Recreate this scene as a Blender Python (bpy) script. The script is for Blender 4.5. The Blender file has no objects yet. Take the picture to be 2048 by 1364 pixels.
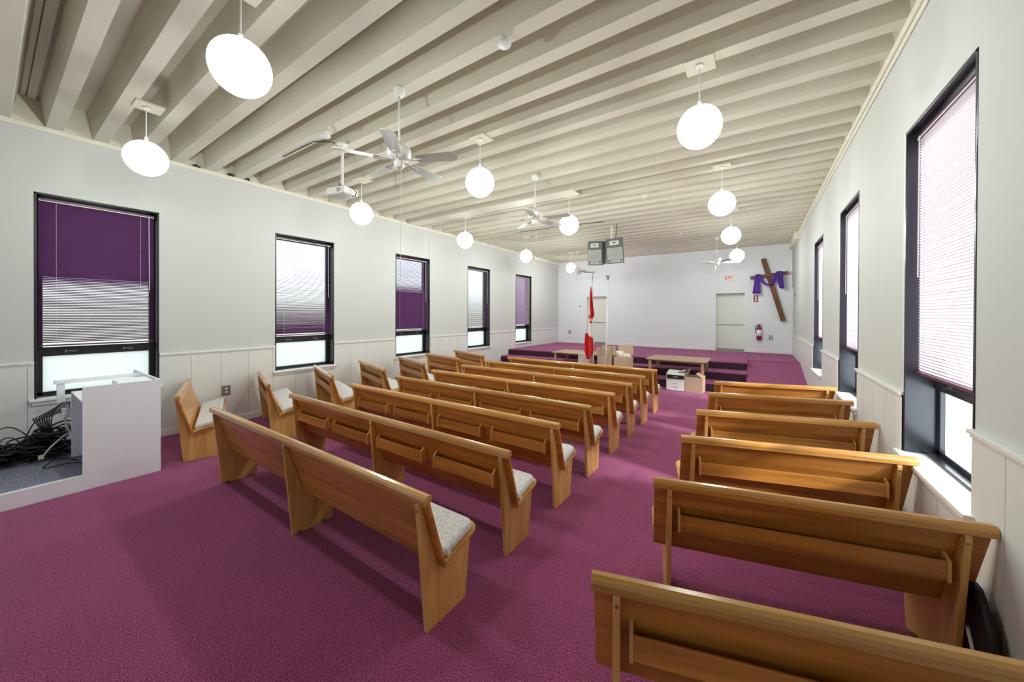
import bpy, math, random
from mathutils import Vector, Matrix
random.seed(7)
sc = bpy.context.scene
C = sc.collection
PI = math.pi

# ------------------------------------------------------------------ camera
YAW, PIT, ROL, FPX, CYP, CAMH = .5966, -.0045, .0042, 717.2, 631.34, 1.85
fw = Vector((-math.sin(YAW)*math.cos(PIT), math.cos(YAW)*math.cos(PIT), math.sin(PIT)))
rt = Vector((math.cos(YAW), math.sin(YAW), 0)); up = rt.cross(fw)
rt2 = rt*math.cos(ROL)+up*math.sin(ROL); up2 = rt2.cross(fw)
cam_d = bpy.data.cameras.new('camera'); cam = bpy.data.objects.new('camera', cam_d); C.objects.link(cam)
cam.matrix_world = Matrix(((rt2.x, up2.x, -fw.x, 0), (rt2.y, up2.y, -fw.y, 0), (rt2.z, up2.z, -fw.z, CAMH), (0, 0, 0, 1)))
cam_d.sensor_width = 36; cam_d.lens = FPX/2048*36; cam_d.shift_y = -(682-CYP)/2048
cam_d.clip_start = .05; cam_d.clip_end = 200
sc.camera = cam

# ------------------------------------------------------------------ world, sun, exposure
sc.view_settings.view_transform = 'Standard'; sc.view_settings.look = 'None'
sc.view_settings.gamma = 1; sc.view_settings.use_curve_mapping = False
sc.view_settings.exposure = 0.93
w = bpy.data.worlds.new('sky'); sc.world = w; w.use_nodes = True
wn = w.node_tree.nodes; wl = w.node_tree.links; wn.clear()
wo = wn.new('ShaderNodeOutputWorld'); wb = wn.new('ShaderNodeBackground'); wc = wn.new('ShaderNodeTexCoord')
ws = wn.new('ShaderNodeSeparateXYZ'); wr = wn.new('ShaderNodeValToRGB')
wl.new(wc.outputs['Generated'], ws.inputs[0]); wl.new(ws.outputs['Z'], wr.inputs[0])
wr.color_ramp.elements[0].position = 0.0; wr.color_ramp.elements[0].color = (.50, .55, .48, 1)
wr.color_ramp.elements[1].position = .12; wr.color_ramp.elements[1].color = (.80, .88, 1.0, 1)
wl.new(wr.outputs[0], wb.inputs[0]); wb.inputs[1].default_value = 1.15; wl.new(wb.outputs[0], wo.inputs[0])
sd = bpy.data.lights.new('sun', 'SUN'); sun = bpy.data.objects.new('sun', sd); C.objects.link(sun)
sd.energy = 14.0; sd.angle = math.radians(9); sd.color = (1, .95, .97)
sun.rotation_euler = Vector((-.87, .20, -.44)).to_track_quat('-Z', 'Y').to_euler(); sun.location = (8, -4, 8)
GLOBE_STRENGTH = 2.6
cy = sc.cycles
cy.max_bounces = 9; cy.diffuse_bounces = 6; cy.glossy_bounces = 3; cy.transmission_bounces = 6; cy.transparent_max_bounces = 12
cy.use_denoising = True; cy.caustics_reflective = False; cy.caustics_refractive = False; cy.sample_clamp_indirect = 6

# ------------------------------------------------------------------ materials
def srgb(r, g, b):
    f = lambda c: (c/255/12.92) if c/255 <= .04045 else ((c/255+.055)/1.055)**2.4
    return (f(r), f(g), f(b), 1)
def mat(name, col, rough=.6, metal=0, noise=None, bump=None, spec=.5, emit=None, coat=0, alpha=None):
    m = bpy.data.materials.new(name); m.use_nodes = True; nt = m.node_tree
    b = nt.nodes['Principled BSDF']; b.inputs['Base Color'].default_value = col
    b.inputs['Roughness'].default_value = rough; b.inputs['Metallic'].default_value = metal
    b.inputs['Specular IOR Level'].default_value = spec; b.inputs['Coat Weight'].default_value = coat
    tc = nt.nodes.new('ShaderNodeTexCoord')
    if noise:      # (scale, amount)
        n = nt.nodes.new('ShaderNodeTexNoise'); n.inputs['Scale'].default_value = noise[0]; n.inputs['Detail'].default_value = 4
        nt.links.new(tc.outputs['Object'], n.inputs['Vector'])
        mx = nt.nodes.new('ShaderNodeMixRGB'); mx.inputs[1].default_value = tuple(c*(1-noise[1]) for c in col[:3])+(1,)
        mx.inputs[2].default_value = tuple(min(1, c*(1+noise[1])) for c in col[:3])+(1,)
        nt.links.new(n.outputs['Fac'], mx.inputs[0]); nt.links.new(mx.outputs[0], b.inputs['Base Color'])
    if bump:       # (scale, strength, distance)
        n2 = nt.nodes.new('ShaderNodeTexNoise'); n2.inputs['Scale'].default_value = bump[0]; n2.inputs['Detail'].default_value = 3
        nt.links.new(tc.outputs['Object'], n2.inputs['Vector'])
        bp = nt.nodes.new('ShaderNodeBump'); bp.inputs['Strength'].default_value = bump[1]; bp.inputs['Distance'].default_value = bump[2]
        nt.links.new(n2.outputs['Fac'], bp.inputs['Height']); nt.links.new(bp.outputs[0], b.inputs['Normal'])
    if emit:
        b.inputs['Emission Color'].default_value = emit[0]; b.inputs['Emission Strength'].default_value = emit[1]
    return m
def wood(name, base, dark, scale, rough=.32, coat=.25, var=.22):
    m = mat(name, base, rough, coat=coat); nt = m.node_tree; b = nt.nodes['Principled BSDF']
    tc = [n for n in nt.nodes if n.type == 'TEX_COORD'][0]
    mp = nt.nodes.new('ShaderNodeMapping'); mp.inputs['Scale'].default_value = scale
    oi = nt.nodes.new('ShaderNodeObjectInfo')
    ad = nt.nodes.new('ShaderNodeVectorMath'); ad.operation = 'ADD'
    nt.links.new(tc.outputs['Object'], mp.inputs['Vector']); nt.links.new(mp.outputs[0], ad.inputs[0])
    ml = nt.nodes.new('ShaderNodeMath'); ml.operation = 'MULTIPLY'; ml.inputs[1].default_value = 37
    nt.links.new(oi.outputs['Random'], ml.inputs[0]); nt.links.new(ml.outputs[0], ad.inputs[1])
    n = nt.nodes.new('ShaderNodeTexNoise'); n.inputs['Scale'].default_value = 1; n.inputs['Detail'].default_value = 6; n.inputs['Distortion'].default_value = .6
    nt.links.new(ad.outputs[0], n.inputs['Vector'])
    r = nt.nodes.new('ShaderNodeValToRGB'); r.color_ramp.elements[0].position = .32; r.color_ramp.elements[1].position = .68
    r.color_ramp.elements[0].color = dark; r.color_ramp.elements[1].color = base
    nt.links.new(n.outputs['Fac'], r.inputs[0])
    h = nt.nodes.new('ShaderNodeHueSaturation')
    v = nt.nodes.new('ShaderNodeMapRange'); v.inputs['To Min'].default_value = 1-var; v.inputs['To Max'].default_value = 1+var*.6
    nt.links.new(oi.outputs['Random'], v.inputs[0]); nt.links.new(v.outputs[0], h.inputs['Value'])
    nt.links.new(r.outputs[0], h.inputs['Color']); nt.links.new(h.outputs[0], b.inputs['Base Color'])
    return m
M = {}
M['wallback'] = mat('lightened_back_wall_paint', srgb(226, 230, 235), .7, noise=(.6, .015))  # lighter than the side walls, standing in for light lacking at the far end
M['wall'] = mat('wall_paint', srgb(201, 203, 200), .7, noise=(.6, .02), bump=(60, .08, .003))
M['wains'] = mat('wainscot_paint', srgb(220, 221, 219), .45, noise=(1.2, .03))
M['trim'] = mat('trim_paint', srgb(232, 232, 230), .4)
M['cream'] = mat('cream_trim_paint', srgb(226, 223, 208), .5)
M['ceil'] = mat('ceiling_paint', srgb(212, 208, 192), .7, noise=(1.5, .02))
M['wood_h'] = wood('golden_oak_lengthwise', srgb(206, 143, 66), srgb(158, 100, 38), (1.1, 16, 16))
M['wood_v'] = wood('golden_oak_upright', srgb(226, 182, 108), srgb(198, 148, 78), (14, 14, 1.3))
M['wood_cap'] = wood('oak_cap_rail', srgb(208, 158, 84), srgb(176, 122, 54), (1.3, 30, 30), rough=.25, coat=.4)
M['wood_dark'] = wood('dark_cross_timber', srgb(120, 74, 40), srgb(70, 38, 20), (10, 10, 2.2), rough=.6, coat=0)
M['laminate'] = mat('tan_laminate', srgb(178, 146, 112), .4, noise=(8, .05))
M['black'] = mat('black_metal', srgb(30, 30, 34), .35, noise=(6, .15))
M['jamb'] = mat('dark_anodised_lining', srgb(66, 70, 78), .22, metal=.55)
M['blackgloss'] = mat('black_plastic', srgb(22, 23, 24), .25)
M['cable'] = mat('cable_rubber', srgb(20, 20, 23), .4)
M['whitecable'] = mat('white_cable', srgb(215, 212, 205), .5)
M['metal'] = mat('brushed_metal', srgb(150, 150, 148), .3, metal=.9)
M['plate'] = mat('steel_wall_plate', srgb(150, 148, 140), .4, metal=.6)
M['white'] = mat('white_plastic', srgb(232, 232, 230), .4)
M['blade'] = mat('grey_white_blade', srgb(214, 222, 217), .45)
M['booth'] = mat('booth_paint', srgb(246, 250, 255), .5, noise=(2, .008), bump=(25, .05, .004))
M['card'] = mat('cardboard', srgb(200, 174, 150), .8, noise=(3, .05))
M['cardpale'] = mat('pale_carton', srgb(205, 196, 184), .8, noise=(3, .04))
M['paper'] = mat('crumpled_paper', srgb(238, 232, 218), .8, bump=(14, .6, .02))
M['spk'] = mat('speaker_housing', srgb(96, 100, 98), .5)
M['grille'] = mat('speaker_grille', srgb(172, 178, 172), .6, noise=(60, .12))
M['horn'] = mat('speaker_horn', srgb(205, 207, 203), .5)
M['red'] = mat('red_paint', srgb(178, 34, 34), .35)
M['darkred'] = mat('extinguisher_red', srgb(122, 22, 28), .35)
M['flagred'] = mat('flag_red', srgb(205, 38, 44), .7)
M['flagwhite'] = mat('flag_white', srgb(235, 232, 232), .7)
M['purple'] = mat('purple_cloth', srgb(84, 42, 150), .7, noise=(6, .12))
M['doorpaint'] = mat('door_panel_paint', srgb(226, 230, 224), .5, noise=(1.5, .02))
M['item'] = mat('dark_matte', srgb(16, 17, 16), .6, noise=(12, .3))
M['globe'] = mat('opal_glass_lit', (1, 1, 1, 1), .3, emit=((.95, 1, .93, 1), GLOBE_STRENGTH))
M['exitface'] = mat('exit_sign_face', srgb(238, 225, 220), .4)

def carpet(name, a, b, s=160):
    m = mat(name, a, .95, spec=.1); nt = m.node_tree; p = nt.nodes['Principled BSDF']
    tc = [n for n in nt.nodes if n.type == 'TEX_COORD'][0]
    n = nt.nodes.new('ShaderNodeTexNoise'); n.inputs['Scale'].default_value = s; n.inputs['Detail'].default_value = 2
    n3 = nt.nodes.new('ShaderNodeTexNoise'); n3.inputs['Scale'].default_value = 1.3; n3.inputs['Detail'].default_value = 3
    vo = nt.nodes.new('ShaderNodeTexVoronoi'); vo.inputs['Scale'].default_value = s*.7
    for q in (n, n3, vo): nt.links.new(tc.outputs['Object'], q.inputs['Vector'])
    r = nt.nodes.new('ShaderNodeValToRGB'); r.color_ramp.elements[0].position = .36; r.color_ramp.elements[1].position = .66
    r.color_ramp.elements[0].color = b; r.color_ramp.elements[1].color = a
    nt.links.new(n.outputs['Fac'], r.inputs[0])
    mx = nt.nodes.new('ShaderNodeMixRGB'); mx.blend_type = 'MULTIPLY'; mx.inputs[0].default_value = .35
    nt.links.new(r.outputs[0], mx.inputs[1]); nt.links.new(n3.outputs['Fac'], mx.inputs[2]); nt.links.new(mx.outputs[0], p.inputs['Base Color'])
    bp = nt.nodes.new('ShaderNodeBump'); bp.inputs['Strength'].default_value = .9; bp.inputs['Distance'].default_value = .006
    nt.links.new(vo.outputs['Distance'], bp.inputs['Height']); nt.links.new(bp.outputs[0], p.inputs['Normal'])
    p.inputs['Sheen Weight'].default_value = .30; p.inputs['Sheen Roughness'].default_value = .45; p.inputs['Sheen Tint'].default_value = (.95, .62, .95, 1)
    return m
M['carpet'] = carpet('magenta_loop_carpet', srgb(202, 102, 152), srgb(98, 34, 64))
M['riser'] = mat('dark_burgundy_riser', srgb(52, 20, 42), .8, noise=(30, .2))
M['carpetgrey'] = carpet('grey_carpet_tile', srgb(170, 180, 194), srgb(98, 108, 124), 60)

def fabric():
    m = mat('woven_grey_fabric', srgb(214, 214, 214), .9, spec=.1); nt = m.node_tree; p = nt.nodes['Principled BSDF']
    tc = [n for n in nt.nodes if n.type == 'TEX_COORD'][0]
    out = []
    for sx, sy in ((60, 420), (420, 60)):
        mp = nt.nodes.new('ShaderNodeMapping'); mp.inputs['Scale'].default_value = (sx, sy, 60)
        n = nt.nodes.new('ShaderNodeTexNoise'); n.inputs['Scale'].default_value = 1; n.inputs['Detail'].default_value = 2
        nt.links.new(tc.outputs['Object'], mp.inputs[0]); nt.links.new(mp.outputs[0], n.inputs['Vector']); out.append(n)
    mm = nt.nodes.new('ShaderNodeMath'); mm.operation = 'MINIMUM'
    nt.links.new(out[0].outputs['Fac'], mm.inputs[0]); nt.links.new(out[1].outputs['Fac'], mm.inputs[1])
    r = nt.nodes.new('ShaderNodeValToRGB'); r.color_ramp.elements[0].position = .36; r.color_ramp.elements[1].position = .46
    r.color_ramp.elements[0].color = srgb(166, 171, 180); r.color_ramp.elements[1].color = srgb(232, 232, 230)
    nt.links.new(mm.outputs[0], r.inputs[0]); nt.links.new(r.outputs[0], p.inputs['Base Color'])
    return m
M['fabric'] = fabric()

def thin(name, col, trans_col, mix_transl, mix_transp=0, gloss=0):
    m = bpy.data.materials.new(name); m.use_nodes = True; nt = m.node_tree; nt.nodes.clear()
    o = nt.nodes.new('ShaderNodeOutputMaterial'); d = nt.nodes.new('ShaderNodeBsdfDiffuse'); t = nt.nodes.new('ShaderNodeBsdfTranslucent')
    d.inputs[0].default_value = col; t.inputs[0].default_value = trans_col
    mx = nt.nodes.new('ShaderNodeMixShader'); mx.inputs[0].default_value = mix_transl
    nt.links.new(d.outputs[0], mx.inputs[1]); nt.links.new(t.outputs[0], mx.inputs[2]); last = mx
    if mix_transp:
        tr = nt.nodes.new('ShaderNodeBsdfTransparent'); tr.inputs[0].default_value = (1, 1, 1, 1)
        m2 = nt.nodes.new('ShaderNodeMixShader'); m2.inputs[0].default_value = mix_transp
        nt.links.new(last.outputs[0], m2.inputs[1]); nt.links.new(tr.outputs[0], m2.inputs[2]); last = m2
    if gloss:
        g = nt.nodes.new('ShaderNodeBsdfGlossy'); g.inputs['Roughness'].default_value = .12
        m3 = nt.nodes.new('ShaderNodeMixShader'); m3.inputs[0].default_value = gloss
        nt.links.new(last.outputs[0], m3.inputs[1]); nt.links.new(g.outputs[0], m3.inputs[2]); last = m3
    nt.links.new(last.outputs[0], o.inputs[0]); return m
M['frost'] = thin('frosted_glass', (.7, .75, .72, 1), (.93, .97, .95, 1), .8, .42, .04)
M['clear'] = thin('clear_glass', (.8, .85, .85, 1), (.9, .95, .95, 1), .5, .92, .04)
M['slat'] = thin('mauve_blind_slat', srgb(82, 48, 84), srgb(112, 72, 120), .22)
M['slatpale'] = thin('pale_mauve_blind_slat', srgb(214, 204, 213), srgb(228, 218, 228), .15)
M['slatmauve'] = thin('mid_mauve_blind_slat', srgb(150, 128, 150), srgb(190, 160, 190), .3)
M['slatrail'] = mat('mauve_blind_rail', srgb(92, 52, 74), .4)

# ------------------------------------------------------------------ mesh helpers
class MB:
    def __init__(s): s.v = []; s.f = []; s.m = []
    def add(s, vs, fs, mi=0):
        k = len(s.v); s.v += [tuple(p) for p in vs]; s.f += [tuple(i+k for i in f) for f in fs]; s.m += [mi]*len(fs); return s
    def box(s, x0, x1, y0, y1, z0, z1, mi=0):
        v = [(x, y, z) for x in (x0, x1) for y in (y0, y1) for z in (z0, z1)]
        return s.add(v, [(0, 1, 3, 2), (4, 6, 7, 5), (0, 4, 5, 1), (2, 3, 7, 6), (0, 2, 6, 4), (1, 5, 7, 3)], mi)
    def obox(s, c, ax, ay, az, mi=0):     # oriented box: centre + three half-axis vectors
        c, ax, ay, az = map(Vector, (c, ax, ay, az))
        v = [c+ax*i+ay*j+az*k for i in (-1, 1) for j in (-1, 1) for k in (-1, 1)]
        return s.add(v, [(0, 1, 3, 2), (4, 6, 7, 5), (0, 4, 5, 1), (2, 3, 7, 6), (0, 2, 6, 4), (1, 5, 7, 3)], mi)
    def extrude(s, prof, x0, x1, mi=0):   # profile in (y,z), along x
        n = len(prof); v = [(x0, y, z) for y, z in prof]+[(x1, y, z) for y, z in prof]
        return s.add(v, [tuple(range(n))[::-1], tuple(range(n, 2*n))]+[(i, (i+1) % n, n+(i+1) % n, n+i) for i in range(n)], mi)
    def lathe(s, prof, c=(0, 0, 0), n=24, mi=0):   # (r,z) profile around z
        v = []; f = []
        for r, z in prof:
            for i in range(n):
                a = 2*PI*i/n; v.append((c[0]+r*math.cos(a), c[1]+r*math.sin(a), c[2]+z))
        for j in range(len(prof)-1):
            for i in range(n): f.append((j*n+i, j*n+(i+1) % n, (j+1)*n+(i+1) % n, (j+1)*n+i))
        f.append(tuple(range(n))[::-1]); f.append(tuple(range((len(prof)-1)*n, len(prof)*n)))
        return s.add(v, f, mi)
    def tube(s, pts, r, n=8, mi=0):
        pts = [Vector(p) for p in pts]; v = []; f = []; prev = None
        for i, p in enumerate(pts):
            t = (pts[min(i+1, len(pts)-1)]-pts[max(i-1, 0)])
            t = t.normalized() if t.length > 1e-9 else Vector((0, 0, 1))
            a = prev if prev else (Vector((1, 0, 0)) if abs(t.x) < .8 else Vector((0, 1, 0)))
            a = (a-t*a.dot(t)).normalized(); prev = a; b = t.cross(a)
            rr = r[i] if isinstance(r, (list, tuple)) else r
            for k in range(n):
                an = 2*PI*k/n; v.append(p+a*rr*math.cos(an)+b*rr*math.sin(an))
        for i in range(len(pts)-1):
            for k in range(n): f.append((i*n+k, i*n+(k+1) % n, (i+1)*n+(k+1) % n, (i+1)*n+k))
        f.append(tuple(range(n))[::-1]); f.append(tuple(range((len(pts)-1)*n, len(pts)*n)))
        return s.add(v, f, mi)
    def build(s, name, mats, parent=None, smooth=False, bevel=0, seg=2):
        me = bpy.data.meshes.new(name); me.from_pydata(s.v, [], s.f); me.update()
        mats = mats if isinstance(mats, (list, tuple)) else [mats]
        for m in mats: me.materials.append(M[m] if isinstance(m, str) else m)
        for p, i in zip(me.polygons, s.m): p.material_index = i
        if smooth: 
            for p in me.polygons: p.use_smooth = True
        o = bpy.data.objects.new(name, me); C.objects.link(o)
        if parent is not None: o.parent = parent
        if bevel:
            b = o.modifiers.new('bevel', 'BEVEL'); b.width = bevel; b.segments = seg; b.limit_method = 'ANGLE'; b.angle_limit = math.radians(40)
        return o
def sphere_prof(r, n=14, a0=-PI/2, a1=PI/2):
    return [(max(r*math.cos(a0+(a1-a0)*i/n), .001), r*math.sin(a0+(a1-a0)*i/n)) for i in range(n+1)]
def tag(o, label=None, cat=None, group=None, kind=None):
    if label: o['label'] = label
    if cat: o['category'] = cat
    if group: o['group'] = group
    if kind: o['kind'] = kind
    return o
def thing(name, label, cat, loc=(0, 0, 0), rz=0, group=None, kind=None):
    o = bpy.data.objects.new(name, None); C.objects.link(o); o.location = loc; o.rotation_euler = (0, 0, rz); o.empty_display_size = .1
    return tag(o, label, cat, group, kind)
def copy_tree(o, parent=None):
    c = o.copy(); C.objects.link(c)
    if parent is not None: c.parent = parent
    for ch in list(o.children): copy_tree(ch, c)
    return c
def place(proto, used, loc, rz, label, group):
    o = proto if not used else copy_tree(proto)
    o.location = loc; o.rotation_euler = (0, 0, rz); tag(o, label, None, group); return o

# ------------------------------------------------------------------ room shell
XL, XR, YB, YF = -7.329, .985, 14.493, -5.2
ZC, ZTOP = 4.15, 4.62
TH = .30
WW, PW = 1.118, 2.671
LW = [.344+PW*k for k in range(-2, 5)]; LZ = (.774, 3.33)
RW = [3.007+PW*k for k in range(0, 3)]; RZ = (.774, 3.30)

MB().box(XL-.4, XR+.4, YF-.3, YB+.9, -.2, 0).build('floor', 'carpet')['kind'] = 'structure'

def side_wall(name, x0, x1, wins, zz):
    m = MB(); y = YF-.3
    for w0 in wins:
        m.box(x0, x1, y, w0, 0, ZTOP); m.box(x0, x1, w0, w0+WW, 0, zz[0]); m.box(x0, x1, w0, w0+WW, zz[1], ZTOP); y = w0+WW
    m.box(x0, x1, y, YB+.3, 0, ZTOP)
    o = m.build(name, 'wall'); o['kind'] = 'structure'; return o
wl_ = side_wall('wall_left', XL-TH, XL, LW, LZ)
wr_ = side_wall('wall_right', XR, XR+TH, RW, RZ)
# back wall with two door openings
DL, DR = (-5.99, -5.06), (-1.17, -.29); DZ = (.6, 2.62)
m = MB()
m.box(XL, DL[0], YB, YB+.2, 0, ZTOP); m.box(DL[1], DR[0], YB, YB+.2, 0, ZTOP); m.box(DR[1], XR, YB, YB+.2, 0, ZTOP)
for d in (DL, DR): m.box(d[0], d[1], YB, YB+.2, 0, DZ[0]); m.box(d[0], d[1], YB, YB+.2, DZ[1], ZTOP)
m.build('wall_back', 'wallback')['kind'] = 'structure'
# front wall behind the camera, unseen openings added to let in fill daylight
FILL_WIN = [(-6.3, -4.7), (-4.0, -2.4), (-1.6, 0.0)]
m = MB(); x = XL
for a, b in FILL_WIN: m.box(x, a, YF-.2, YF, 0, ZTOP); m.box(a, b, YF-.2, YF, 2.9, ZTOP); m.box(a, b, YF-.2, YF, 0, .35); x = b
m.box(x, XR, YF-.2, YF, 0, ZTOP)
m.build('wall_front', 'wall')['kind'] = 'structure'

# wainscot
def wainscot(name, xf, sgn, wins, y_off, parent, y_end):
    m = MB(); g = .004; t = .012
    x0, x1 = sorted((xf, xf+sgn*t)); step = .383
    k = math.floor((YF-y_off)/step)
    cuts = []
    y = y_off+k*step
    while y < y_end:
        a, b = max(y+g/2, YF), min(y+step-g/2, y_end)
        if b > a: cuts.append((a, b))
        y += step
    for a, b in cuts:
        segs = [(a, b, 1.215)]
        for w0 in wins:
            nw = []
            for (p, q, z) in segs:
                if z < 1 or q <= w0-.0 or p >= w0+WW: nw.append((p, q, z)); continue
                if p < w0: nw.append((p, w0, z))
                nw.append((max(p, w0), min(q, w0+WW), .735))
                if q > w0+WW: nw.append((w0+WW, q, z))
            segs = nw
        for p, q, z in segs: m.box(x0, x1, p, q, .002, z)
    return m.build('wainscot', 'wains', parent)
wainscot('w', XL, 1, LW, 1.827, wl_, YB)
wainscot('w', XR, -1, RW, 2.688, wr_, YB)
tn = [0]
def trim(mb, mt='trim', bevel=.004, name=None):
    tn[0] += 1; o = mb.build(name or 'trim_%d' % tn[0], mt, bevel=bevel); o['kind'] = 'structure'; return o
for xf, sgn, wins in ((XL, 1, LW), (XR, -1, RW)):
    y = YF; seg = []
    for w0 in wins: seg.append((y, w0)); y = w0+WW
    seg.append((y, YB))
    m = MB()
    for a, b in seg:
        x0, x1 = sorted((xf, xf+sgn*.035)); m.box(x0, x1, a-.0, b, 1.215, 1.240)
        x0, x1 = sorted((xf, xf+sgn*.022)); m.box(x0, x1, a, b, 1.195, 1.215)
    trim(m)
m = MB(); m.box(XL, XL+.016+.012, YF, 9.8, 0, .095); m.box(XL, XL+.024, YF, 9.8, .095, .11)
trim(m, name='baseboard_left')
m = MB(); m.box(XR-.028, XR, YF, 11, 0, .095); m.box(XR-.024, XR, YF, 11, .095, .11)
trim(m, name='baseboard_right')
m = MB()
for a, b in ((XL, DL[0]), (DL[1], DR[0]), (DR[1], XR)): m.box(a, b, YB-.014, YB, .6, .70)
trim(m, name='baseboard_back')
# wall-top raceways (cream)
for xf, sgn in ((XL, 1), (XR, -1)):
    m = MB(); x0, x1 = sorted((xf, xf+sgn*.03)); m.box(x0, x1, YF, YB, 4.085, ZC-.002)
    if sgn < 0:
        x0, x1 = sorted((xf-.002, xf+sgn*.014)); m.box(x0, x1, YF, YB, 4.03, 4.08)
    trim(m, 'cream')
m = MB(); m.box(XL, XL+.11, 12.2, YB, 4.0, ZC-.004); trim(m, 'cream')
m = MB(); m.box(XR-.11, XR, 12.4, YB, 3.93, ZC-.004); trim(m, 'cream')

# ribbed ceiling with tapered coffers
def far(k):
    if k < 12: return .570+.382*k+.0016*k*k
    return .570+.382*12+.0016*144+.405*(k-12)
ribs = []
for k in range(-15, 37):
    f = far(k) if k >= 0 else .570+.39*k
    ribs.append((f-.135, f))
ribs = [r for r in ribs if r[0] > YF-.1 and r[1] < YB+.15]
m = MB(); X0, X1 = XL-.01, XR+.01
def q(a, b, c, d, mi=0): m.add([a, b, c, d], [(0, 1, 2, 3)], mi)
q((X0, YF-.2, ZC), (X1, YF-.2, ZC), (X1, ribs[0][0], ZC), (X0, ribs[0][0], ZC))
q((X0, ribs[-1][1], ZC), (X1, ribs[-1][1], ZC), (X1, YB+.2, ZC), (X0, YB+.2, ZC))
for i, (a, b) in enumerate(ribs):
    q((X0, a, ZC), (X1, a, ZC), (X1, b, ZC), (X0, b, ZC))
    if i == len(ribs)-1: break
    c = ribs[i+1][0]; zt = 4.47; ty = .05; tx = .06
    B_ = [(X0+.012, b, ZC), (X1-.012, b, ZC), (X1-.012, c, ZC), (X0+.012, c, ZC)]
    T_ = [(X0+.012+tx, b+ty, zt), (X1-.012-tx, b+ty, zt), (X1-.012-tx, c-ty, zt), (X0+.012+tx, c-ty, zt)]
    for j in range(4): q(B_[j], B_[(j+1) % 4], T_[(j+1) % 4], T_[j])
    q(*T_)
    q((X0, b, ZC), (X0+.012, b, ZC), (X0+.012, c, ZC), (X0, c, ZC)); q((X1-.012, b, ZC), (X1, b, ZC), (X1, c, ZC), (X1-.012, c, ZC))
m.box(XL-TH, XR+TH, YF-.3, YB+.9, ZTOP, ZTOP+.1)
m.build('ceiling', 'ceil')['kind'] = 'structure'
# flat infill board below the ribs and a pipe run in the nearest coffer
m = MB(); m.box(XL+.03, -2.78, 6.02, 6.36, ZC-.028, ZC-.001); trim(m, 'cream')
m = MB()
for ya_, yb2, z_ in ((.245, .285, 4.445), (.292, .36, 4.43)): m.box(XL+.06, XR-.1, ya_, yb2, z_, 4.468)
trim(m, 'ceil', bevel=.004)

# ------------------------------------------------------------------ windows
def window(idx, xf, s, y0, zz):
    """xf wall face, s = direction into the room; recess goes to -s"""
    r = thing('window_%d' % idx, None, None, (xf, y0, 0), 0, None, 'structure')
    d = .17
    def X(a, b): return sorted((-s*a, -s*b))
    z0, z1 = zz
    m = MB()
    def bx(a, b, y_0, y_1, z_0, z_1): x0, x1 = X(a, b); m.box(x0, x1, y_0, y_1, z_0, z_1)
    e = .022
    bx(-.004, TH, 0, e, z0, z1); bx(-.004, TH, WW-e, WW, z0, z1); bx(-.004, TH, 0, WW, z1-e, z1); bx(.11, TH, 0, WW, z0, z0+.02)
    # sash bars in the recess
    for a, b, c, dd in ((e, .075, z0, z1), (WW-.075, WW-e, z0, z1)): bx(d, d+.06, a, b, c, dd)
    bx(d, d+.06, e, WW-e, z1-.085, z1-e); bx(d, d+.06, e, WW-e, z0, z0+.055); bx(d-.01, d+.06, e, WW-e, 1.285, 1.40)
    m.build('window_frame', 'black' if s > 0 else 'jamb', r, bevel=.003)
    m = MB(); x0, x1 = X(d+.028, d+.034); m.box(x0, x1, .07, WW-.07, z0+.05, 1.29); m.build('lower_pane', 'frost', r)
    m = MB(); x0, x1 = X(d+.028, d+.034); m.box(x0, x1, .07, WW-.07, 1.395, z1-.08); m.build('upper_pane', 'clear', r)
    for yy in (.30, .82):
        m = MB(); xx = s*(-(d-.014))
        m.box(*sorted((xx, xx-s*.012)), yy-.05, yy+.05, 1.335, 1.347); m.box(*sorted((xx+s*.012, xx-s*.01)), yy-.05, yy-.03, 1.325, 1.355)
        m.tube([(xx+s*.012, yy-.04, 1.34), (xx+s*.018, yy+.05, 1.325)], .005, 6)
        m.build('window_latch', 'metal', r)
    m = MB(); x0, x1 = X(-.055, .125); m.box(x0, x1, -.04, WW+.04, z0-.03, z0+.002)
    x0, x1 = X(-.03, 0); m.box(x0, x1, -.02, WW+.02, z0-.075, z0-.03)
    m.build('window_sill', 'trim', r, bevel=.006)
    return r
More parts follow.
